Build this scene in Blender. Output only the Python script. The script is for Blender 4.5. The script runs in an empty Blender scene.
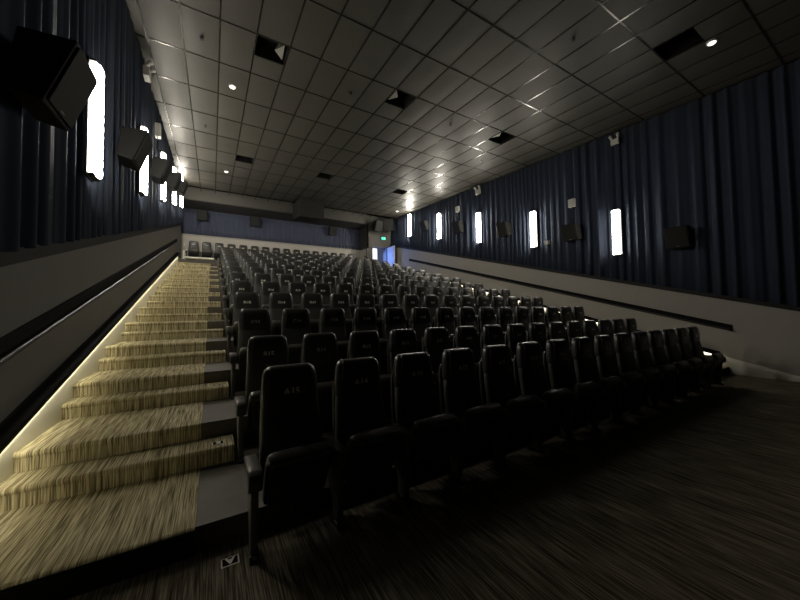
import bpy, bmesh, math, random
from mathutils import Vector, Matrix
random.seed(7)
SC = bpy.context.scene
COL = SC.collection

# ------------------------------------------------------------------ camera
CAM = Vector((-0.513, -2.385, 1.529))
YAW, PIT, ROL, FPX = math.radians(30.6), math.radians(2.09), math.radians(-0.86), 317.4
fw = Vector((math.sin(YAW)*math.cos(PIT), math.cos(YAW)*math.cos(PIT), math.sin(PIT)))
r0 = Vector((math.cos(YAW), -math.sin(YAW), 0)); u0 = r0.cross(fw)
rt = math.cos(ROL)*r0 + math.sin(ROL)*u0
up = -math.sin(ROL)*r0 + math.cos(ROL)*u0
cd = bpy.data.cameras.new('camera'); cam = bpy.data.objects.new('camera', cd); COL.objects.link(cam)
cd.sensor_width = 36; cd.sensor_fit = 'HORIZONTAL'; cd.lens = FPX/800*36; cd.clip_start = 0.02; cd.clip_end = 200
m = Matrix((rt, up, -fw)).transposed().to_4x4(); m.translation = CAM
cam.matrix_world = m
SC.camera = cam

# ------------------------------------------------------------------ light level
w = bpy.data.worlds.new('world'); SC.world = w; w.use_nodes = True
w.node_tree.nodes['Background'].inputs[0].default_value = (0.5, 0.55, 0.6, 1)
w.node_tree.nodes['Background'].inputs[1].default_value = 0.0004
SC.view_settings.view_transform = 'Standard'; SC.view_settings.look = 'None'
SC.view_settings.exposure = 0.0; SC.view_settings.gamma = 1.0; SC.view_settings.use_curve_mapping = False
LAMP_L, STRIP_L, STRIP_R, EXIT_L = 80.0, 12.5, 11.0, 1.6

# ------------------------------------------------------------------ materials
def mat(name, col, rough=0.6, spec=0.5, metal=0.0, emit=0.0, ecol=None, bump=None, noise=None, sheen=0.0):
    M = bpy.data.materials.new(name); M.use_nodes = True
    nt = M.node_tree; b = nt.nodes['Principled BSDF']
    b.inputs['Base Color'].default_value = (*col, 1); b.inputs['Roughness'].default_value = rough
    b.inputs['Specular IOR Level'].default_value = spec; b.inputs['Metallic'].default_value = metal
    if sheen: b.inputs['Sheen Weight'].default_value = sheen
    if emit:
        b.inputs['Emission Color'].default_value = (*(ecol or col), 1); b.inputs['Emission Strength'].default_value = emit
    tc = nt.nodes.new('ShaderNodeTexCoord')
    if noise:
        sc, amt = noise
        n = nt.nodes.new('ShaderNodeTexNoise'); n.inputs['Scale'].default_value = sc; n.inputs['Detail'].default_value = 4
        nt.links.new(tc.outputs['Object'], n.inputs['Vector'])
        mx = nt.nodes.new('ShaderNodeMix'); mx.data_type = 'RGBA'
        mx.inputs[6].default_value = (*[c*(1-amt) for c in col], 1); mx.inputs[7].default_value = (*[min(1, c*(1+amt)) for c in col], 1)
        nt.links.new(n.outputs['Fac'], mx.inputs[0]); nt.links.new(mx.outputs[2], b.inputs['Base Color'])
    if bump:
        sc, st = bump
        n = nt.nodes.new('ShaderNodeTexNoise'); n.inputs['Scale'].default_value = sc; n.inputs['Detail'].default_value = 3
        nt.links.new(tc.outputs['Object'], n.inputs['Vector'])
        bp = nt.nodes.new('ShaderNodeBump'); bp.inputs['Strength'].default_value = st; bp.inputs['Distance'].default_value = 0.01
        nt.links.new(n.outputs['Fac'], bp.inputs['Height']); nt.links.new(bp.outputs['Normal'], b.inputs['Normal'])
    return M

def carpet(name, dark, mid, light, sheen=0.0):
    """striped loop carpet: broken strips that run along y on the flat and along z on risers"""
    M = bpy.data.materials.new(name); M.use_nodes = True
    nt = M.node_tree; b = nt.nodes['Principled BSDF']; L = nt.links.new
    b.inputs['Roughness'].default_value = 0.95; b.inputs['Specular IOR Level'].default_value = 0.1
    tc = nt.nodes.new('ShaderNodeTexCoord'); sp = nt.nodes.new('ShaderNodeSeparateXYZ'); L(tc.outputs['Object'], sp.inputs[0])
    sub = nt.nodes.new('ShaderNodeMath'); sub.operation = 'SUBTRACT'; L(sp.outputs[1], sub.inputs[0]); L(sp.outputs[2], sub.inputs[1])
    def field(kx, ky, detail):
        a = nt.nodes.new('ShaderNodeMath'); a.operation = 'MULTIPLY'; a.inputs[1].default_value = kx; L(sp.outputs[0], a.inputs[0])
        c = nt.nodes.new('ShaderNodeMath'); c.operation = 'MULTIPLY'; c.inputs[1].default_value = ky; L(sub.outputs[0], c.inputs[0])
        cb = nt.nodes.new('ShaderNodeCombineXYZ'); L(a.outputs[0], cb.inputs[0]); L(c.outputs[0], cb.inputs[1])
        n = nt.nodes.new('ShaderNodeTexNoise'); n.noise_dimensions = '2D'; n.inputs['Scale'].default_value = 1; n.inputs['Detail'].default_value = detail
        n.inputs['Roughness'].default_value = 0.6
        L(cb.outputs[0], n.inputs['Vector']); return n.outputs['Fac']
    f1, f2 = field(125, 3.2, 2), field(34, 1.5, 1)
    ad = nt.nodes.new('ShaderNodeMath'); ad.operation = 'MULTIPLY_ADD'; ad.inputs[1].default_value = 0.72; L(f1, ad.inputs[0])
    m2 = nt.nodes.new('ShaderNodeMath'); m2.operation = 'MULTIPLY'; m2.inputs[1].default_value = 0.28; L(f2, m2.inputs[0]); L(m2.outputs[0], ad.inputs[2])
    cr = nt.nodes.new('ShaderNodeValToRGB'); e = cr.color_ramp.elements
    e[0].position = 0.36; e[0].color = (*dark, 1); e[1].position = 0.64; e[1].color = (*light, 1)
    x = e.new(0.5); x.color = (*mid, 1)
    L(ad.outputs[0], cr.inputs[0]); L(cr.outputs[0], b.inputs['Base Color'])
    bp = nt.nodes.new('ShaderNodeBump'); bp.inputs['Strength'].default_value = 0.5; bp.inputs['Distance'].default_value = 0.006
    L(ad.outputs[0], bp.inputs['Height']); L(bp.outputs['Normal'], b.inputs['Normal'])
    return M

M = {}
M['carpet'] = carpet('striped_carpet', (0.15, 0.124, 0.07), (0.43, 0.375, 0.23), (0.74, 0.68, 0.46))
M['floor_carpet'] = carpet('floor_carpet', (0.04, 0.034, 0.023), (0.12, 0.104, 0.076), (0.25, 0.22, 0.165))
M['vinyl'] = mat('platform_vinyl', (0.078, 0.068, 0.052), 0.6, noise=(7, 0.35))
M['tier'] = mat('tier_shade_dark', (0.03, 0.028, 0.025), 0.75, 0.3, noise=(7, 0.3))  # platform vinyl darkened, the shade under the seats put into its colour
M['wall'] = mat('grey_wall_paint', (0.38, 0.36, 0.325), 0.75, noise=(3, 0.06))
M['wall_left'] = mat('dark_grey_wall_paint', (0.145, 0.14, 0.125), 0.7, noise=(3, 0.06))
M['backwall'] = mat('back_wall_paint', (0.50, 0.475, 0.43), 0.75)
M['skirt'] = mat('white_skirting', (0.86, 0.85, 0.74), 0.5)
M['black'] = mat('matt_black', (0.008, 0.008, 0.008), 0.85, 0.15)
M['blackmetal'] = mat('black_metal', (0.03, 0.03, 0.03), 0.35, metal=0.6)
M['steelrail'] = mat('rail_grey_metal', (0.30, 0.29, 0.27), 0.45, metal=0.8)
M['ledge'] = mat('dark_ledge', (0.018, 0.018, 0.018), 0.7, 0.3)
M['curtain'] = mat('navy_drape', (0.034, 0.045, 0.072), 0.85, 0.15, sheen=0.06)
M['backcurtain'] = mat('navy_back_drape', (0.05, 0.06, 0.10), 0.85, sheen=0.1)
M['tile'] = mat('ceiling_tile_grey', (0.058, 0.055, 0.046), 0.5, 0.33, noise=(1.1, 0.25), bump=(40, 0.05))
M['grid'] = mat('ceiling_grid_black', (0.035, 0.034, 0.03), 0.22, 0.7, metal=0.4)
M['bulkhead'] = mat('bulkhead_paint', (0.075, 0.071, 0.062), 0.7)
M['soffit'] = mat('soffit_dark', (0.035, 0.035, 0.035), 0.8)
M['hood'] = mat('hood_paint', (0.022, 0.021, 0.019), 0.75, 0.2)
M['leather'] = mat('black_leatherette', (0.033, 0.033, 0.031), 0.36, 0.65, bump=(160, 0.06))
M['fabric'] = mat('charcoal_seat_fabric', (0.05, 0.051, 0.045), 0.55, 0.5, bump=(300, 0.1))
M['cushion'] = mat('cushion_leatherette', (0.055, 0.054, 0.05), 0.32, 0.7, bump=(160, 0.06))
M['plastic'] = mat('black_plastic', (0.02, 0.02, 0.02), 0.4)
M['arm'] = mat('armrest_black', (0.085, 0.083, 0.075), 0.33)
M['panel'] = mat('side_panel_grey', (0.09, 0.088, 0.08), 0.45)
M['piping'] = mat('seam_piping', (0.06, 0.06, 0.055), 0.4)
M['bolt'] = mat('bright_bolt', (0.6, 0.58, 0.52), 0.3, metal=0.9)
M['number'] = mat('number_thread', (0.88, 0.87, 0.76), 0.45)
LAMP_K = (0.50, 0.80, 1.10, 1.2, 0.8, 0.30, 0.55, 0.80, 1.0, 1.1)   # five on the left wall, five on the right
for _i, _k in enumerate(LAMP_K): M[f'lamp{_i}'] = mat(f'lamp_glow_{_i}', (1, 0.95, 0.86), 0.5, emit=LAMP_L*_k, ecol=(1.0, 0.93, 0.80))
M['strip_left'] = mat('strip_glow_left', (1, 0.9, 0.6), 0.5, emit=STRIP_L, ecol=(1.0, 0.92, 0.70))
M['strip_right'] = mat('strip_glow_right', (1, 0.9, 0.6), 0.5, emit=STRIP_R, ecol=(1.0, 0.92, 0.72))
M['speaker'] = mat('speaker_cabinet', (0.013, 0.013, 0.0125), 0.65, 0.2)
M['grille'] = mat('speaker_grille', (0.020, 0.021, 0.019), 0.65, 0.25, bump=(400, 0.3))
M['white'] = mat('white_plastic', (0.62, 0.61, 0.55), 0.45)
M['downglow'] = mat('small_spot_glow', (1, 0.97, 0.88), 0.4, emit=2.2, ecol=(1, 0.96, 0.85))
M['panelglow'] = mat('lit_wall_glow', (1, 1, 1), 0.5, emit=1.6, ecol=(0.95, 0.93, 1.0))
M['reflector'] = mat('fixture_reflector', (0.55, 0.54, 0.50), 0.35, metal=0.5)
M['exit'] = mat('exit_sign_green', (0.0, 0.35, 0.2), 0.4, emit=EXIT_L, ecol=(0.01, 0.62, 0.36))
M['exitfig'] = mat('exit_sign_pale', (0.6, 0.9, 0.8), 0.4, emit=EXIT_L, ecol=(0.45, 1.0, 0.8))
M['doorpaint'] = mat('pale_door', (0.5, 0.52, 0.56), 0.5)
M['corridor'] = mat('corridor_white', (0.7, 0.72, 0.76), 0.7)
M['frame'] = mat('dark_door_frame', (0.05, 0.05, 0.05), 0.5)
M['sign'] = mat('marker_black', (0.006, 0.006, 0.006), 0.9, 0.1)
M['signw'] = mat('marker_white', (0.85, 0.84, 0.76), 0.5)

# ------------------------------------------------------------------ mesh helpers
class MB:
    def __init__(s): s.v = []; s.f = []; s.mi = []; s.mats = []
    def mid(s, m):
        if m not in s.mats: s.mats.append(m)
        return s.mats.index(m)
    def add(s, vs, fs, m, mx=None):
        o = len(s.v)
        s.v += [tuple(mx @ Vector(v)) if mx else tuple(v) for v in vs]
        k = s.mid(m)
        for f in fs: s.f.append([o+i for i in f]); s.mi.append(k)
        return s
    def box(s, x0, x1, y0, y1, z0, z1, m, mx=None):
        vs = [(x, y, z) for z in (z0, z1) for y in (y0, y1) for x in (x0, x1)]
        return s.add(vs, [(0, 2, 3, 1), (4, 5, 7, 6), (0, 1, 5, 4), (2, 6, 7, 3), (0, 4, 6, 2), (1, 3, 7, 5)], m, mx)
    def prism_x(s, prof, x0, x1, m, mx=None):          # (y,z) outline swept along x
        n = len(prof)
        vs = [(x0, y, z) for y, z in prof]+[(x1, y, z) for y, z in prof]
        fs = [(i, (i+1) % n, n+(i+1) % n, n+i) for i in range(n)]+[tuple(range(n))[::-1], tuple(range(n, 2*n))]
        return s.add(vs, fs, m, mx)
    def prism_y(s, prof0, prof1, y0, y1, m, mx=None):     # (x,z) outline at y0 to (x,z) outline at y1
        n = len(prof0)
        vs = [(x, y0, z) for x, z in prof0]+[(x, y1, z) for x, z in prof1]
        fs = [(i, (i+1) % n, n+(i+1) % n, n+i) for i in range(n)]+[tuple(range(n))[::-1], tuple(range(n, 2*n))]
        return s.add(vs, fs, m, mx)
    def loft(s, levels, m, n=20, e=4.0, mx=None):        # (cx,cy,z,half width,half depth) rounded rectangles up z
        vs = []
        for cx, cy, z, a, b in levels:
            for i in range(n):
                t = 2*math.pi*(i+0.5)/n; c, q = math.cos(t), math.sin(t)
                vs.append((cx+a*math.copysign(abs(c)**(2/e), c), cy+b*math.copysign(abs(q)**(2/e), q), z))
        fs = []
        for k in range(len(levels)-1):
            for i in range(n): fs.append((k*n+i, k*n+(i+1) % n, (k+1)*n+(i+1) % n, (k+1)*n+i))
        fs += [tuple(range(n))[::-1], tuple(range((len(levels)-1)*n, len(levels)*n))]
        return s.add(vs, fs, m, mx)
    def tube(s, pts, r, m, n=8):
        pts = [Vector(p) for p in pts]; vs = []
        for i, p in enumerate(pts):
            d = (pts[min(i+1, len(pts)-1)]-pts[max(i-1, 0)]).normalized()
            a = d.cross(Vector((0.13, 0.31, 0.94)) if abs(d.z) < 0.9 else Vector((1, 0, 0))).normalized(); b = d.cross(a)
            for k in range(n):
                t = 2*math.pi*k/n; vs.append(p+r*(math.cos(t)*a+math.sin(t)*b))
        fs = []
        for i in range(len(pts)-1):
            for k in range(n): fs.append((i*n+k, i*n+(k+1) % n, (i+1)*n+(k+1) % n, (i+1)*n+k))
        fs += [tuple(range(n))[::-1], tuple(range((len(pts)-1)*n, len(pts)*n))]
        return s.add(vs, fs, m)
    def mesh(s, name, smooth=False, bevel=0.0, seg=2):
        me = bpy.data.meshes.new(name); me.from_pydata(s.v, [], s.f)
        for m_ in s.mats: me.materials.append(m_)
        me.polygons.foreach_set('material_index', s.mi)
        bm = bmesh.new(); bm.from_mesh(me); bmesh.ops.recalc_face_normals(bm, faces=bm.faces)
        if bevel: bmesh.ops.bevel(bm, geom=list(bm.edges), offset=bevel, segments=seg, profile=0.5, affect='EDGES', clamp_overlap=True)
        bm.to_mesh(me); bm.free()
        if smooth:
            me.polygons.foreach_set('use_smooth', [True]*len(me.polygons))
            me.set_sharp_from_angle(angle=math.radians(50))
        me.update(); return me
    def build(s, name, parent=None, **k):
        return link(name, s.mesh(name, **k), parent)

def link(name, me, parent=None):
    o = bpy.data.objects.new(name, me); COL.objects.link(o)
    if parent: o.parent = parent
    return o
def tag(o, label=None, cat=None, group=None):
    if label: o['label'] = label
    if cat: o['category'] = cat
    if group: o['group'] = group
    return o
def thing(name, loc, label, cat, group=None, rz=0.0):
    o = bpy.data.objects.new(name, None); COL.objects.link(o); o.empty_display_size = 0.1
    o.location = loc; o.rotation_euler = (0, 0, rz)
    return tag(o, label, cat, group)
def structure(o, label=None, cat=None):
    o['kind'] = 'structure'
    return tag(o, label, cat)

# ------------------------------------------------------------------ dimensions
XL, XR, XC = -1.88, 9.65, -1.80         # side walls, front of the left curtain
YF, YB, YD = -4.2, 17.0, 15.9           # front limit, back wall, bulkhead and door wall
PITCH, RISE, Y0, Z0 = 1.205, 0.307, 0.10, 0.16
AL, AR = -0.33, 8.17                    # inner edges of the two aisles
ZN, YN = 4.10, 15.10                    # back row platform
CA, CB = 6.6, 0.06356
def ceil_z(y): return CA+CB*y
def wain_z(y, x=0): return 1.93+0.2635*(y-0.92)-(0.05 if x < 0 else 0)
def tread_z(y): return Z0+RISE/PITCH*(y-Y0)
def plat(k): return Y0+PITCH*(k-1), Z0+RISE*(k-1)

# ------------------------------------------------------------------ floor, tiers, aisle stairs
b = MB()
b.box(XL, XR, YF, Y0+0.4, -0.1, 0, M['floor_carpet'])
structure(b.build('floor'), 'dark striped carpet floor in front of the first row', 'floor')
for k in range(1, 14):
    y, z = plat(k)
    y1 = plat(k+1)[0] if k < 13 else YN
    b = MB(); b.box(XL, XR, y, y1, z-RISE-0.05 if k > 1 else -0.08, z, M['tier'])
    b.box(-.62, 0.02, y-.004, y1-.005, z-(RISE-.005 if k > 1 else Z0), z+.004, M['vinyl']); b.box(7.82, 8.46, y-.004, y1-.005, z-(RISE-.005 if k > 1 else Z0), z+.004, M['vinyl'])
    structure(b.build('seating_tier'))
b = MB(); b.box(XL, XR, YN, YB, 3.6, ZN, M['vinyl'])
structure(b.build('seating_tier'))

def stairs(name, xa, xb, xin, label):
    root = structure(thing(name, (0, 0, 0), label, 'stairs'))
    for k in range(1, 14):
        y, z = plat(k)
        y1 = plat(k+1)[0] if k < 13 else YN
        zl = z-(RISE if k > 1 else Z0)
        q = zl+(0.010 if k > 1 else 0.0)
        nose = [(y-.012, q), (y-.012, z-.040), (y-.024, z-.028), (y-.027, z-.012), (y-.020, z+.003), (y-.006, z+.010)]
        b = MB(); b.prism_x(nose+[(y1-.013, z+.010), (y1-.013, z-.02), (y+.003, z-.02), (y+.003, q)], min(xa, xin), max(xa, xin), M['carpet'])
        if k == 1: b.box(min(xa, xin), max(xa, xin), y-.030, y-.024, 0.001, z-.006, M['black'])
        b.build('carpet_landing', root)
        if k < 13:
            b = MB(); zt = z+RISE/2+.010; ya = y+.895
            b.prism_x([(ya, z+.006), (ya, zt-.050), (ya-.012, zt-.038), (ya-.015, zt-.022), (ya-.008, zt-.007), (ya+.006, zt), (y1-.014, zt), (y1-.014, z+.006)], min(xa, xb), max(xa, xb), M['carpet'])
            b.build('carpet_step', root)
    return root
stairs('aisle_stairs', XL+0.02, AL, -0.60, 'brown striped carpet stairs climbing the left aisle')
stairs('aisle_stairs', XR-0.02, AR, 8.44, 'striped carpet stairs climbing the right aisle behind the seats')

# ------------------------------------------------------------------ walls, curtains, ceiling
def side_wall(name, x, s, m):
    """lower plastered wall up to the sloping ledge"""
    b = MB(); ye = 16.55
    t = 0.3*s
    ys = [YF, -0.4, ye]
    prof = [(YF, -0.2), (ye, -0.2), (ye, wain_z(ye, x)), (YF, wain_z(YF, x))]
    b.prism_x(prof, x, x+t, m)
    b.prism_x([(ye, 3.0), (YB, 3.0), (YB, 5.62), (ye+0.22, 5.62), (ye, wain_z(ye, x))], x, x+t, m)
    return structure(b.build(name))
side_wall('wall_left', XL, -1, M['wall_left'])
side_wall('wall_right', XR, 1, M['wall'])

def ledge(name, x, s, h, d):
    b = MB(); ye = 16.5
    prof = [(YF, wain_z(YF, x)-0.02), (ye, wain_z(ye, x)-0.02), (ye, wain_z(ye, x)+h), (YF, wain_z(YF, x)+h)]
    b.prism_x(prof, x-0.1*s, x+d*s, M['ledge'])
    return structure(b.build(name))
ledge('trim_1', XL, 1, 0.10, 0.05)
ledge('trim_2', XR, -1, 0.07, 0.06)

def curtain(name, x, s, y0, y1, zb, zt, label, seed, m, amp=0.055, along='y'):
    rnd = random.Random(seed)
    ys = []; off = []; y = y0; ph = 0.0; per = 0.3; a = amp
    tgt_per, tgt_a = per, a; sinphase = 0
    while y < y1:
        if rnd.random() < 0.05: tgt_per = rnd.uniform(0.16, 0.42); tgt_a = amp*rnd.uniform(0.35, 1.25)
        per += (tgt_per-per)*0.12; a += (tgt_a-a)*0.12
        ph += 2*math.pi*0.016/per
        ys.append(y); off.append(a*(math.sin(ph)+0.28*math.sin(2.3*ph+1.1))); y += 0.016
    nz = 5; vs = []; fs = []
    for y, o in zip(ys, off):
        for j in range(nz):
            t = j/(nz-1); z = zb(y)+(zt(y)-zb(y))*t
            k = x+s*(0.07+o*(1.0-0.35*t))
            vs.append((k, y, z) if along == 'y' else (y, k, z))
    for i in range(len(ys)-1):
        for j in range(nz-1): fs.append((i*nz+j, (i+1)*nz+j, (i+1)*nz+j+1, i*nz+j+1))
    b = MB(); b.add(vs, fs, m); o = b.build(name)
    o.data.polygons.foreach_set('use_smooth', [True]*len(o.data.polygons))
    md = o.modifiers.new('thickness', 'SOLIDIFY'); md.thickness = 0.004
    return tag(o, label, 'curtain')
curtain('wall_curtain', XC-0.10, 1, YF, 16.6, lambda y: wain_z(y, -1)+0.09, lambda y: ceil_z(y)-0.02,
        'long pleated navy curtain covering the upper left wall', 3, M['curtain'])
curtain('wall_curtain', XR+0.10, -1, YF, 15.86, lambda y: wain_z(y)+0.06, lambda y: ceil_z(y)-0.02,
        'long pleated navy curtain covering the upper right wall', 11, M['curtain'])
# solid wall behind the curtains
for nm, x in (('wall_left', XL-0.34), ('wall_right', XR+0.24)):
    b = MB(); b.box(x, x+0.1, YF, YB+0.3, -0.2, 7.9, M['black']); structure(b.build(nm))

# ceiling: every tile slightly sagged, T-bars between them
fix_cells = [(0, 3, 0), (5, 3, 0), (11, 3, 0), (0, 8, 0), (5, 8, 0), (11, 8, 0), (11, -1, 1)]   # column, row, which half
FIX = {(c, r): h for c, r, h in fix_cells}
tb, gb = MB(), MB()
xs = [XC-0.12]+[0.19+0.61*k for k in range(-3, 16) if XC < 0.19+0.61*k < XR]+[XR+0.12]
yj = [0.28+1.24*j for j in range(-4, 13)]
rnd = random.Random(5)
def tile(x0, x1, y0, y1):
    n = 5; sag = rnd.uniform(0.006, 0.014); tx, ty = rnd.uniform(-.004, .004), rnd.uniform(-.004, .004)
    vs = []; fs = []
    for i in range(n+1):
        for j in range(n+1):
            u, v = i/n, j/n; x = x0+(x1-x0)*u; y = y0+(y1-y0)*v
            z = ceil_z(y)-sag*16*u*(1-u)*v*(1-v)+tx*(u-.5)+ty*(v-.5)
            vs.append((x, y, z))
    for i in range(n):
        for j in range(n): fs.append((i*(n+1)+j, i*(n+1)+j+1, (i+1)*(n+1)+j+1, (i+1)*(n+1)+j))
    tb.add(vs, fs, M['tile'])
for a in range(len(xs)-1):
    col = round((xs[a]-0.19)/0.61)
    for j in range(len(yj)-1):
        row = j-4
        y0, y1 = yj[j], min(yj[j+1], YD)
        if y1-y0 < 0.05: continue
        if (col, row) in FIX:
            if FIX[(col, row)] == 0: y0 = yj[j]+0.62
            else: y1 = yj[j]+0.62
        tile(xs[a], xs[a+1], y0, y1)
o = structure(tb.build('ceiling', smooth=True), 'grey square ceiling tiles in a black grid', 'ceiling')
def bar_quad(p0, p1, wv):
    """thin T-bar hanging 4 mm under the tiles"""
    p0, p1, wv = Vector(p0), Vector(p1), Vector(wv); dz = Vector((0, 0, -0.007)); uz = Vector((0, 0, 0.02))
    vs = [p0-wv+dz, p0+wv+dz, p1+wv+dz, p1-wv+dz, p0-wv+uz, p0+wv+uz, p1+wv+uz, p1-wv+uz]
    gb.add(vs, [(0, 1, 2, 3), (4, 7, 6, 5), (0, 4, 5, 1), (1, 5, 6, 2), (2, 6, 7, 3), (3, 7, 4, 0)], M['grid'])
for x in xs[1:-1]: bar_quad((x, yj[0], ceil_z(yj[0])), (x, YD, ceil_z(YD)), (0.014, 0, 0))
for y in yj: 
    if y < YD: bar_quad((xs[0], y, ceil_z(y)), (xs[-1], y, ceil_z(y)), (0, 0.014, 0))
structure(gb.build('ceiling_grid'))
b = MB(); b.prism_x([(YF, ceil_z(YF)+.6), (YB+.3, ceil_z(YB)+.6), (YB+.3, ceil_z(YB)+.7), (YF, ceil_z(YF)+.7)], XL-.4, XR+.4, M['black'])
structure(b.build('ceiling'))

# back: bulkhead, soffit, blue curtain wall, door wall
XV = 7.93
b = MB(); b.box(XL-.3, XV, YD, YD+0.12, 7.16, ceil_z(YD)+0.15, M['bulkhead'])
b.prism_x([(YD, 7.12), (YB, 6.99), (YB, 7.3), (YD+.12, 7.3), (YD+.12, 7.16), (YD, 7.16)], XL-.3, XV, M['soffit'])
structure(b.build('bulkhead'), 'grey bulkhead beam across the back over a dark soffit', 'bulkhead')
b = MB(); b.box(XL-.3, XV+.1, YB, YB+.15, 3.9, 5.62, M['backwall']); b.box(XL-.3, XV+.1, YB+.1, YB+.15, 5.6, 7.2, M['black'])
structure(b.build('wall_back'), 'pale lower back wall behind the last row', 'wall')
b = MB(); b.box(XL, XV, YB-.05, YB+.04, 5.60, 5.66, M['wall']); structure(b.build('trim_3'))
curtain('wall_curtain', YB+.06, -1, XL-.25, XV, lambda y: 5.66, lambda y: 7.0,
        'dark blue curtain on the back wall under the bulkhead', 21, M['backcurtain'], amp=0.018, along='x')
# door wall
DX0, DX1, DZ1 = 8.30, 9.36, 5.74
b = MB()
b.box(XV, DX0, YD, YD+.15, 3.9, ceil_z(YD)+.1, M['bulkhead'])
b.box(DX1, XR+.2, YD, YD+.15, 3.9, ceil_z(YD)+.1, M['bulkhead'])
b.box(DX0, DX1, YD, YD+.15, DZ1, ceil_z(YD)+.1, M['bulkhead'])
b.box(XV, XV+.12, YD+.15, YB+.1, 3.9, 5.60, M['wall'])
b.box(XV-.004, XV+.12, YD, YB+.1, 5.60, 7.25, M['soffit'])
structure(b.build('wall_door'), 'grey end wall around the lit doorway at the back right', 'wall')
b = MB()
b.box(DX0-.05, DX0+.01, YD-.025, YD+.17, ZN, DZ1+.05, M['frame']); b.box(DX1-.01, DX1+.07, YD-.025, YD+.17, ZN, DZ1+.05, M['frame'])
b.box(DX0+.01, DX1-.01, YD-.025, YD+.17, DZ1-.01, DZ1+.05, M['frame'])
structure(b.build('trim_4'), 'dark door frame around the back doorway', 'door frame')
# corridor behind the doorway
b = MB()
b.box(XV+.12, 10.6, 18.6, 18.7, 4.0, 6.9, M['corridor']); b.box(10.5, 10.6, YD+.2, 18.6, 4.0, 6.9, M['corridor'])
b.box(XV+.12, 10.6, YD+.15, 18.7, 6.8, 6.9, M['corridor']); b.box(XV+.02, 10.6, YD+.15, 18.7, 3.9, ZN, M['vinyl'])
b.box(XV+.10, XV+.13, YB+.1, 18.7, 4.0, 6.9, M['corridor'])
structure(b.build('wall_corridor'), 'white corridor seen through the back doorway', 'corridor')
la = bpy.data.lights.new('corridor_light', 'AREA'); la.shape = 'RECTANGLE'; la.size = 0.25; la.size_y = 0.8; la.energy = 50; la.color = (0.17, 0.32, 1.0)
lo = bpy.data.objects.new('corridor_light', la); COL.objects.link(lo); lo.location = (8.25, 17.0, 5.3); lo.rotation_euler = (Vector((9.4, 15.4, 5.0))-Vector((8.25, 17.0, 5.3))).to_track_quat('-Z', 'Y').to_euler()
tag(lo, 'cool white light in the corridor beyond the back doorway', 'light')
p = thing('added_glow_panel', (9.72, 18.585, 4.35), 'added glowing white panel for the lit corridor wall, seen at the left of the doorway', 'light')  # no lamp here: added glow standing in for the brightly lit corridor wall
b = MB(); b.box(-.28, .28, -.012, .012, 0, 1.9, M['frame']); b.build('frame', p)
b = MB(); b.box(-.25, .25, -.02, -.008, .04, 1.86, M['panelglow']); b.build('diffuser', p)
# door leaf swung open along the right wall
d = thing('door_1', (DX1+.02, YD-.03, ZN), 'pale blue-lit door leaf standing open at the back right doorway', 'door'); d['kind'] = 'structure'
b = MB(); b.box(-.01, .035, -.92, 0, .01, DZ1-ZN-.02, M['doorpaint']); b.build('leaf', d, bevel=.004, seg=1)
b = MB(); b.tube([(-.05, -.80, .9), (-.05, -.80, 1.1)], .012, M['steelrail']); b.tube([(-.05, -.8, .92), (-.008, -.8, .92)], .01, M['steelrail']); b.tube([(-.05, -.8, 1.08), (-.008, -.8, 1.08)], .01, M['steelrail'])
b.build('door_handle', d)

# ------------------------------------------------------------------ skirting, step-light channels, handrails
SKT = lambda y: 0.690+0.267*(y-1.372)-tread_z(y)   # height of the skirting above the tread line
SKO = lambda s: 0.0 if s > 0 else 0.02
def skirting(name, x, s, y0, y1):
    """white sloping board that follows the stairs"""
    b = MB(); h = 0.15
    prof = lambda y: [(x-.02*s, tread_z(y)-.25), (x+.05*s, tread_z(y)-.25), (x+.05*s, tread_z(y)+SKT(y)*0.5+SKO(s)), (x+.012*s, tread_z(y)+SKT(y)+SKO(s)), (x-.02*s, tread_z(y)+SKT(y)+SKO(s))]
    b.prism_y(prof(y0), prof(y1), y0, y1, M['skirt'])
    if s < 0: b.prism_y([(x+.02, -.1), (x-.05, -.1), (x-.05, .02), (x-.015, .05), (x+.02, .05)],
                       [(x+.02, -.1), (x-.05, -.1), (x-.05, tread_z(y0)+SKT(y0)*.5+.02), (x-.012, tread_z(y0)+SKT(y0)+.02), (x+.02, tread_z(y0)+SKT(y0)+.02)], -1.15, y0, M['skirt'])
    return structure(b.build(name))
skirting('baseboard_left', XL, 1, -0.55, 14.7)
skirting('baseboard_right', XR, -1, 0.2, 14.7)

def channel(x, s, y0, y1, mglow, label):
    root = thing('step_light_channel', (0, 0, 0), label, 'light strip', 'step light channels on the side walls')
    P = lambda y, a, c: (x+a*s, tread_z(y)+SKT(y)+SKO(s)-.02+c)
    b = MB()
    hood = lambda y: [P(y, -.01, .11), P(y, .10, .065), P(y, .10, .015), P(y, .093, .015), P(y, .093, .055), P(y, -.01, .055)]
    b.prism_y(hood(y0), hood(y1), y0, y1, M['black']); b.build('hood', root)
    b = MB()
    led = lambda y: [P(y, .050, .054), P(y, .091, .054), P(y, .091, .020), P(y, .085, .020)]
    b.prism_y(led(y0+.02), led(y1-.02), y0+.02, y1-.02, mglow); b.build('led_strip', root)
channel(XL, 1, -0.5, 14.6, M['strip_left'], 'black hooded light strip above the white skirting of the left aisle')
channel(XR, -1, 0.22, 14.6, M['strip_right'], 'black hooded light strip above the white skirting of the right aisle')

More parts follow.
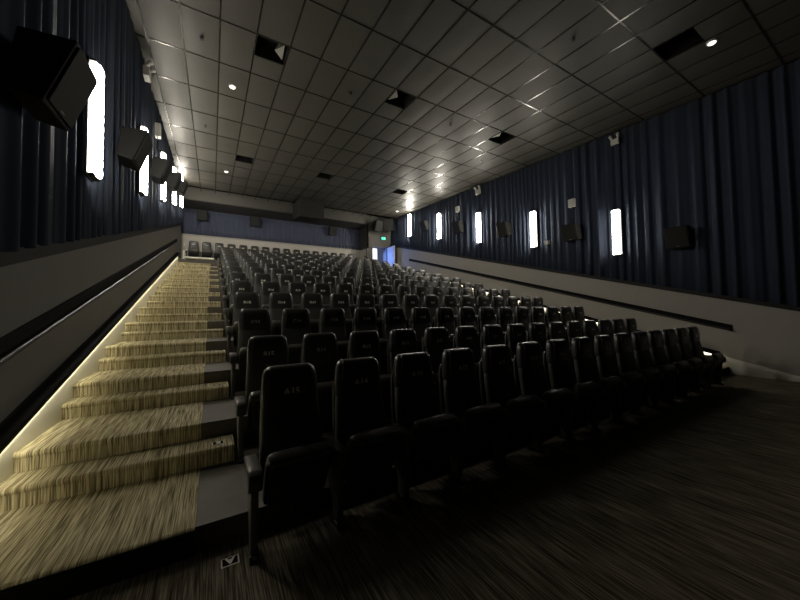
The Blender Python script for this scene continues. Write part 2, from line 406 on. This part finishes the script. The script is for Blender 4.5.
def handrail(x, s, y0, y1, za, label):
    root = thing('handrail', (0, 0, 0), label, 'handrail', 'handrails on the side walls')
    z = lambda y: za+0.2635*y
    b = MB(); P = lambda y: [(x-.01*s, z(y)-.075), (x+.028*s, z(y)-.075), (x+.028*s, z(y)+.075), (x-.01*s, z(y)+.075)]
    b.prism_y(P(y0), P(y1), y0, y1, M['black']); b.build('backing_board', root)
    b = MB(); b.tube([(x+.075*s, y0+.02, z(y0+.02)-.045), (x+.075*s, y1-.02, z(y1-.02)-.045)], .021, M['blackmetal'], 12); b.build('rail', root, smooth=True)
    n = 8
    for i in range(n):
        y = y0+.4+(y1-y0-.8)*i/(n-1)
        b = MB(); b.tube([(x+.02*s, y, z(y)-.075), (x+.075*s, y, z(y)-.055)], .008, M['blackmetal']); b.build('bracket', root)
handrail(XL, 1, -1.2, 14.4, 0.99, 'black handrail board sloping up the left wall beside the stairs')
handrail(XR, -1, 0.0, 13.6, 1.04, 'black handrail board sloping up the grey right wall')
rail = thing('handrail', (0, 0, 0), 'short dark handrail on the wall beside the back doorway', 'handrail')
b = MB(); b.tube([(XV-.05, 15.2, 4.72), (XV-.05, 16.2, 5.12)], .035, M['black']); b.build('rail', rail)
for y in (15.95, 16.1): 
    b = MB(); b.tube([(XV-.05, y, 4.72+.4*(y-15.2)), (XV+.002, y, 4.72+.4*(y-15.2))], .01, M['black']); b.build('bracket', rail)

# kerb and guard post at the head of the left stairs
g = thing('guard_rail', (0, YN, ZN), 'low white guard rail at the top of the left stairs before the last row', 'rail')
b = MB(); b.tube([(-1.62, -.03, .07), (-.45, -.03, .07)], .045, M['skirt'], 10); b.build('bar', g, smooth=True)
b = MB(); b.tube([(-1.66, -.03, 0), (-1.66, -.03, .36), (-1.58, .05, .42)], .03, M['skirt'], 10); b.build('post', g, smooth=True)

# ------------------------------------------------------------------ wall lamps
def lamp_meshes(i_):
    h = 1.29; glow = M[f'lamp{i_}']
    a = MB(); a.box(-.13, .13, 0, .03, -.04, h+.04, M['blackmetal']); back = a.mesh('backplate', bevel=.006)
    a = MB(); n = 12; lv = []
    for i in range(n):                                   # stacked glowing cells give a scalloped edge
        z0 = h*i/n
        for t, q in ((0.02, .86), (.2, .97), (.5, 1.0), (.8, .97), (.98, .86)):
            lv.append((0, -.035, z0+t*h/n, .105*q, .06*q))
    a.loft(lv, glow, n=16, e=3); diff = a.mesh('diffuser', smooth=True)
    c = MB(); c.box(-.115, .115, -.06, .02, -.03, -.002, M['blackmetal']); lowcap = c.mesh('end_cap', bevel=.004)
    c = MB(); c.box(-.115, .115, -.06, .02, h+.002, h+.03, M['blackmetal']); topcap = c.mesh('end_cap', bevel=.004)
    return [('backplate', back), ('diffuser', diff), ('end_cap', lowcap), ('end_cap', topcap)]
LM = [lamp_meshes(q) for q in range(10)]
def wall_lamp(x, y, s, label, i_):
    z = 3.08+.262*(y-2.24)
    o = thing('wall_lamp', (x, y, z), label, 'wall lamp', 'tall lit lamps on the side curtains', rz=math.pi/2 if s > 0 else -math.pi/2)
    for n, me in LM[i_]: link(n, me, o)
ordn = ['nearest', 'second nearest', 'third', 'fourth', 'farthest']
for i, y in enumerate((2.52, 5.48, 8.25, 11.1, 13.95)):
    wall_lamp(XC+.07, y, 1, f'tall glowing white strip lamp on the left curtain, {ordn[i]} from the front', i)
for i, y in enumerate((2.26, 5.0, 7.74, 10.55, 13.37)):
    wall_lamp(XR-.07, y, -1, f'tall glowing white strip lamp on the right curtain, {ordn[i]} from the front', i+5)

# ------------------------------------------------------------------ speakers
def speaker_meshes():
    a = MB()      # local: baffle towards -y, wall at +y; leans so that the baffle looks down
    prof = [(-.44, .27), (-.26, -.25), (-.06, -.20), (-.12, .25)]
    a.prism_x(prof, -.24, .24, M['speaker']); cab = a.mesh('cabinet', bevel=.012)
    a = MB(); dy, dz = .18/.55, .52/.55
    a.prism_x([(-.435-.012, .235), (-.275-.012, -.225), (-.275+.003, -.225), (-.435+.003, .235)], -.215, .215, M['grille']); gr = a.mesh('grille', bevel=.004)
    a = MB(); a.tube([(0, -.1, .05), (0, .16, .09)], .022, M['blackmetal']); a.box(-.07, .07, .14, .17, 0, .18, M['blackmetal']); br = a.mesh('bracket')
    a = MB(); a.box(-.03, .03, -.2955, -.285, -.205, -.18, M['white']); bd = a.mesh('badge')
    return [('cabinet', cab), ('grille', gr), ('bracket', br), ('badge', bd)]
SM = speaker_meshes()
def speaker(x, y, z, rz, label, scale=1.0, group='loudspeakers hung on the walls'):
    o = thing('wall_speaker', (x, y, z), label, 'speaker', group, rz=rz)
    o.scale = (scale,)*3
    for n, me in SM: link(n, me, o)
for i in range(5):
    y = 1.09+2.95*i
    speaker(XC-.04, y, 3.35+.275*(y-1.09), math.pi/2, f'black tilted loudspeaker on the left curtain, {ordn[i]} to the front')
for i in range(5):
    y = .82+2.72*i
    speaker(XR+.04, y, 3.24+.268*(y-.82), -math.pi/2, f'black tilted loudspeaker on the right curtain, {ordn[i]} to the front')
for x, l in ((-1.0, 'left'), (1.5, 'middle'), (5.95, 'right')):
    speaker(x, YB-.02, 6.62, 0, f'dark loudspeaker on the blue back wall curtain, {l} of the three', 1.0)
speaker(8.42, YD-.16, 6.92, 0.25, 'dark loudspeaker above the back doorway, left of the corner speaker', 1.25)
speaker(9.36, YD-.45, 7.0, -.75, 'large dark loudspeaker hung in the back right corner by the exit sign', 1.4)

# ------------------------------------------------------------------ projector hood, exit sign, wall boxes
b = MB(); b.prism_x([(14.3, 7.50), (15.89, 7.60), (15.89, 6.80), (14.3, 6.58)], 3.36, 4.66, M['hood'])
o = b.build('projector_hood', bevel=.01); tag(o, 'dark boxed projector hood hanging from the bulkhead at the back', 'hood')
e = thing('exit_sign', (9.08, YD-.05, 6.30), 'green glowing exit sign above the back doorway', 'exit sign')
b = MB(); b.box(-.17, .17, -.02, .045, -.09, .11, M['frame']); b.build('housing', e, bevel=.005)
b = MB(); b.box(-.15, .15, -.03, -.015, -.07, .09, M['exit']); b.build('panel', e)
b = MB()
b.loft([(.07, -.034, .055, .012, .004), (.07, -.034, .078, .012, .004)], M['exitfig'], n=10, e=2)
b.tube([(.065, -.034, .05), (.05, -.034, .0)], .009, M['exitfig'], 6); b.tube([(.05, -.034, .0), (.08, -.034, -.03), (.075, -.034, -.06)], .006, M['exitfig'], 6)
b.tube([(.05, -.034, .0), (.03, -.034, -.035), (.0, -.034, -.04)], .006, M['exitfig'], 6); b.tube([(.062, -.034, .045), (.09, -.034, .02)], .005, M['exitfig'], 6); b.tube([(.06, -.034, .045), (.03, -.034, .03)], .005, M['exitfig'], 6)
b.tube([(-.11, -.034, .01), (-.03, -.034, .01)], .007, M['exitfig'], 6); b.tube([(-.08, -.034, .04), (-.11, -.034, .01), (-.08, -.034, -.02)], .007, M['exitfig'], 6)
tag(b.build('pictogram', e), 'pale running figure and arrow')

def emergency(x, y, z, rz, label, sc=1.0):
    o = thing('emergency_light', (x, y, z), label, 'emergency light', 'twin-headed emergency lights', rz=rz); o.scale = (sc,)*3
    b = MB(); b.box(-.13, .13, -.07, .04, -.12, .08, M['white']); b.build('body', o, bevel=.012)
    for sx in (-.1, .1):
        b = MB(); b.tube([(sx, -.02, .08), (sx*1.15, -.05, .16), (sx*1.3, -.12, .20)], .05, M['white'], 12); b.build('lamp_head', o, smooth=True)
emergency(XR-.06, 2.21, 6.40, -math.pi/2, 'white twin-headed emergency light high on the right curtain near the front', .8)
emergency(XR-.06, 7.75, 6.78, -math.pi/2, 'white twin-headed emergency light on the right curtain above the third lamp')
emergency(XC+.06, 5.88, 6.62, math.pi/2, 'white twin-headed emergency light high on the left curtain by the ceiling')
def wbox(x, y, z, rz, label, w_=.1, h_=.13):
    o = thing('junction_box', (x, y, z), label, 'wall box', 'small white boxes on the curtains', rz=rz)
    b = MB(); b.box(-w_, w_, -.08, .04, -h_, h_, M['white']); b.build('body', o, bevel=.012)
    b = MB(); b.tube([(0, -.02, -h_), (0, 0, -h_-.35)], .012, M['blackmetal']); b.build('conduit', o)
wbox(XR-.06, 3.55, 4.98, -math.pi/2, 'small white box above the second loudspeaker on the right curtain')
wbox(XR-.06, 9.12, 6.38, -math.pi/2, 'small white box above the fourth loudspeaker on the right curtain')
wbox(XR-.06, 4.47, 3.86, -math.pi/2, 'small white socket box on the right curtain beside the second lamp', .07, .07)
wbox(XC+.06, 7.45, 6.18, math.pi/2, 'small white box above a loudspeaker on the left curtain', .08, .17)

# ------------------------------------------------------------------ ceiling fixtures
def fixture(x0, y0, x1, y1, label, flip, lit):
    xm, ym = (x0+x1)/2, (y0+y1)/2; z = ceil_z(ym)
    o = thing('recessed_ceiling_light', (xm, ym, z), label, 'ceiling light', 'square recessed openings in the ceiling')
    hx, hy = (x1-x0)/2-.012, (y1-y0)/2-.012
    b = MB()
    b.box(-hx, hx, -hy, hy, .33, .35, M['black']); b.box(-hx, -hx+.01, -hy, hy, .03, .33, M['black']); b.box(hx-.01, hx, -hy, hy, .03, .33, M['black'])
    b.box(-hx, hx, -hy, -hy+.01, .03, .33, M['black']); b.box(-hx, hx, hy-.01, hy, .03, .33, M['black'])
    b.build('housing', o)
    if not lit: return
    b = MB(); s = flip
    b.add([(s*.22, -.2, .06), (s*.06, .02, .06), (s*.24, .2, .04), (s*.16, 0, .26)], [(0, 1, 3), (1, 2, 3), (2, 0, 3), (0, 2, 1)], M['reflector'])
    b.build('reflector', o)
words = {(0, 3): 'square black opening in the ceiling near the left wall, toward the front',
         (5, 3): 'square black opening in the middle of the ceiling, toward the front',
         (11, 3): 'square black opening in the ceiling near the right wall, above the second lamp',
         (0, 8): 'square black opening in the ceiling near the left wall, toward the back',
         (5, 8): 'square black opening in the middle of the ceiling, toward the back',
         (11, 8): 'square black opening in the ceiling near the right wall, toward the back',
         (11, -1): 'dark square opening in the ceiling at the top right, nearest the screen end'}
for c, r, h in fix_cells:
    x0 = .19+.61*c; y0 = .28+1.24*r+(.62 if h else 0)
    fixture(x0, y0, x0+.61, y0+.62, words[(c, r)], 1 if c == 0 else -1, r == 3)
def spot(x, y, label):
    o = thing('ceiling_spotlight', (x, y, ceil_z(y)), label, 'spotlight', 'small lit spots in the ceiling')
    b = MB(); b.loft([(0, 0, -.030, .075, .075), (0, 0, -.012, .085, .085), (0, 0, -.004, .085, .085)], M['white'], n=20, e=2); b.build('trim_ring', o, smooth=True)
    b = MB(); b.loft([(0, 0, -.050, .035, .035), (0, 0, -.042, .055, .055), (0, 0, -.030, .06, .06)], M['downglow'], n=20, e=2); b.build('lens', o, smooth=True)
spot(-.13, 5.98, 'small bright white ceiling spot left of centre, toward the front')
spot(-.05, 12.2, 'small bright white ceiling spot left of centre, toward the back')
spot(7.64, -.40, 'small bright ceiling spot at the top right beside the dark opening')
spot(8.84, 13.6, 'small bright ceiling spot in the far right corner above the doorway')
sp = MB(); sp.tube([(0, 0, 0), (0, 0, -.05)], .014, M['bolt'], 8); sp.tube([(0, 0, -.05), (0, 0, -.056)], .035, M['blackmetal'], 10); sp.tube([(0, 0, -.002), (0, 0, -.008)], .04, M['blackmetal'], 12)
spm = sp.mesh('fire_sprinkler')
for x, y, l in ((-.72, 4.62, 'small ceiling sprinkler near the left wall, toward the front'), (2.35, 4.67, 'small ceiling sprinkler left of the central black opening'),
             (2.38, 8.55, 'small ceiling sprinkler in the middle of the ceiling farther back'), (-.72, 8.42, 'small ceiling sprinkler near the left wall, toward the back'),
             (5.33, 4.5, 'small ceiling sprinkler right of the central black opening'), (5.34, .92, 'small ceiling sprinkler at the top right toward the screen'),
             (7.89, 5.87, 'small ceiling sprinkler near the right wall above the third lamp')):
    o = link('fire_sprinkler', spm); o.location = (x, y, ceil_z(y)-.012); tag(o, l, 'sprinkler', 'ceiling sprinklers')

# ------------------------------------------------------------------ seats
GL = {}
def glyph(ch):
    if ch in GL: return GL[ch]
    cu = bpy.data.curves.new('glyph', 'FONT'); cu.body = ch; cu.size = 1.0; cu.resolution_u = 2; cu.offset = 0.045; cu.extrude = 0.012
    ob = bpy.data.objects.new('glyph', cu); COL.objects.link(ob)
    dg = bpy.context.evaluated_depsgraph_get(); me = bpy.data.meshes.new_from_object(ob.evaluated_get(dg))
    vs = [tuple(v.co) for v in me.vertices]; fs = [tuple(p.vertices) for p in me.polygons]
    x0 = min(v[0] for v in vs); x1 = max(v[0] for v in vs)
    vs = [(v[0]-x0, v[1], v[2]) for v in vs]
    bpy.data.objects.remove(ob); bpy.data.curves.remove(cu); bpy.data.meshes.remove(me)
    GL[ch] = (vs, fs, x1-x0); return GL[ch]
def text_mb(txt, size, m, mx):
    tot = sum(glyph(c)[2] for c in txt)+.17*(len(txt)-1); x = -tot/2; b = MB()
    for c in txt:
        vs, fs, wd = glyph(c)
        b.add([((v[0]+x)*size, (v[1]-.35)*size, v[2]*size) for v in vs], fs, m, mx); x += wd+.17
    return b

def yb(z): return -0.115+0.115*min(1, max(0, (z-.38)/.55))     # front surface of the back
def seat_meshes():
    P = {}
    a = MB(); lv = []
    for z, hw, hd in ((.36, .19, .035), (.375, .215, .05), (.42, .224, .055), (.55, .225, .058), (.70, .217, .058), (.82, .206, .055), (.86, .200, .05)):
        lv.append((0, yb(z)+hd, z, hw, hd))
    a.loft(lv, M['fabric'], n=24, e=3.4); P['backrest'] = a.mesh('backrest', smooth=True)
    a = MB(); lv = []
    for z, hw, hd, dy in ((.835, .197, .05, .006), (.845, .203, .060, .0), (.90, .205, .064, -.004), (.97, .203, .064, -.004), (1.04, .198, .062, -.003), (1.085, .190, .058, 0),
                         (1.112, .178, .050, .004), (1.128, .157, .038, .009), (1.134, .128, .022, .012)):
        lv.append((0, yb(z)+.058+dy, z, hw, hd))
    a.loft(lv, M['leather'], n=28, e=3.3); P['headrest'] = a.mesh('headrest', smooth=True)
    for sx in (-1, 1):
        a = MB(); a.tube([(sx*.160, -.006, .86), (sx*.160, -.009, .94), (sx*.158, -.008, 1.02), (sx*.153, -.003, 1.075), (sx*.147, .014, 1.112), (sx*.14, .04, 1.131), (sx*.14, .075, 1.133), (sx*.146, .105, 1.116)], .0045, M['piping'], 6)
        P[f'piping{sx}'] = a.mesh('piping', smooth=True)
    a = MB(); a.loft([(0, .075, .34, .17, .022), (0, .075, .36, .20, .03), (0, .096, .6, .212, .03), (0, .125, .9, .2, .026), (0, .128, .98, .18, .015)], M['plastic'], n=20, e=5)
    P['back_shell'] = a.mesh('back_shell', smooth=True)
    R = Matrix.Translation((0, -.075, .235)) @ Matrix.Rotation(math.radians(32), 4, 'X')
    a = MB(); L_ = .455
    a.loft([(0, 0, 0, .19, .03), (0, 0, .015, .207, .045), (0, 0, .06, .215, .055), (0, 0, L_-.07, .216, .06), (0, 0, L_-.025, .212, .055), (0, 0, L_-.008, .203, .045), (0, 0, L_, .19, .03)], M['cushion'], n=24, e=4.5, mx=R)
    P['seat_cushion'] = a.mesh('seat_cushion', smooth=True)
    a = MB(); a.loft([(0, -.058, .03, .17, .012), (0, -.062, .05, .19, .02), (0, -.064, L_-.08, .19, .02), (0, -.058, L_-.05, .17, .012)], M['plastic'], n=20, e=6, mx=R)
    P['seat_pan'] = a.mesh('seat_pan', smooth=True)
    def arm(x):
        a = MB()
        a.prism_x([(-.02, .555), (-.02, .515), (-.27, .50), (-.30, .44), (-.335, .44), (-.348, .50), (-.337, .54), (-.30, .562)], x-.042, x+.042, M['arm'])
        return a.mesh('armrest', bevel=.011, smooth=True)
    def panel(x):
        a = MB()
        a.prism_x([(-.03, .52), (-.03, .30), (-.14, .16), (-.155, .03), (-.265, .03), (-.28, .2), (-.30, .48), (-.27, .51)], x-.022, x+.022, M['panel'])
        return a.mesh('side_panel', bevel=.008, smooth=True)
    def foot(x):
        a = MB(); a.prism_x([(-.12, 0), (-.12, .022), (-.15, .034), (-.28, .034), (-.30, .018), (-.30, 0)], x-.03, x+.03, M['blackmetal'])
        a.tube([(x, -.29, .02), (x, -.29, .034)], .012, M['bolt'], 8)
        return a.mesh('foot', bevel=.003)
    P['arm'] = arm(-.28); P['panel'] = panel(-.28); P['foot'] = foot(-.28)
    P['arm2'] = arm(.28); P['panel2'] = panel(.28); P['foot2'] = foot(.28)
    return P
SP = seat_meshes()
rowname = ['front', 'second', 'third', 'fourth', 'fifth', 'sixth', 'seventh', 'eighth', 'ninth', 'tenth', 'eleventh', 'twelfth', 'thirteenth', 'back']
nth = ['first', 'second', 'third', 'fourth', 'fifth', 'sixth', 'seventh', 'eighth', 'ninth', 'tenth', 'eleventh', 'twelfth', 'thirteenth', 'fourteenth', 'fifteenth', 'sixteenth']
TR = Matrix.Rotation(math.radians(90), 4, 'X')
def add_seat(x, y, z, k, i, n):
    num = f'{chr(65+k)}{n-i}'
    row = f'{rowname[k]} row' if k in (0, 13) else f'{rowname[k]} row from the front'
    if i == 0: lab = f'black padded cinema seat {num} at the left end of the {row}'
    elif i == n-1: lab = f'black padded cinema seat {num} at the right end of the {row}'
    else: lab = f'black padded cinema seat {num}, {nth[i]} from the left in the {row}'
    o = thing('cinema_seat', (x, y, z), lab, 'cinema seat', 'black cinema seats in raked rows')
    for nm in ('backrest', 'back_shell', 'seat_cushion', 'seat_pan'): link(nm, SP[nm], o)
    h = link('headrest', SP['headrest'], o); link('piping', SP['piping-1'], h); link('piping', SP['piping1'], h)
    link('armrest', SP['arm'], o); p = link('side_panel', SP['panel'], o); link('foot', SP['foot'], p)
    if i == n-1: link('armrest', SP['arm2'], o); p = link('side_panel', SP['panel2'], o); link('foot', SP['foot2'], p)
    t = text_mb(num, .066, M['number'], Matrix.Translation((0, -.0122, .95)) @ TR).build('seat_number', h)
    return o
for k in range(13):
    z = 0 if k == 0 else plat(k)[1]
    for i in range(15): add_seat(.56*i, PITCH*k+(.10 if k == 0 else 0), z, k, i, 15)
for i in range(16): add_seat(.56*(i-2)-.22, 16.45, ZN, 13, i, 16)

# ------------------------------------------------------------------ row markers on the floor and steps
def marker(ch, x, y, z, label, w_=.050, d_=.038):
    o = thing('row_marker', (x, y, z), label, 'row marker', 'row letters set in the carpet')
    b = MB(); b.box(-w_, w_, -d_, d_, 0, .004, M['signw']); b.build('border', o)
    b = MB(); b.box(-w_+.008, w_-.008, -d_+.007, d_-.007, .003, .006, M['sign']); b.build('plate', o)
    mx = Matrix.Translation((0, 0, .0065)) @ Matrix.Rotation(math.pi, 4, 'Z')
    text_mb(ch, .07, M['signw'], mx).build('letter', o)
marker('A', -.41, -.10, .0, 'small black floor marker with white letter A beside the front row')
for k in range(1, 6):
    y, z = plat(k); marker(chr(65+k), -.46, y+.985, z+RISE/2+.010, f'small black marker with letter {chr(65+k)} on a step of the left stairs')
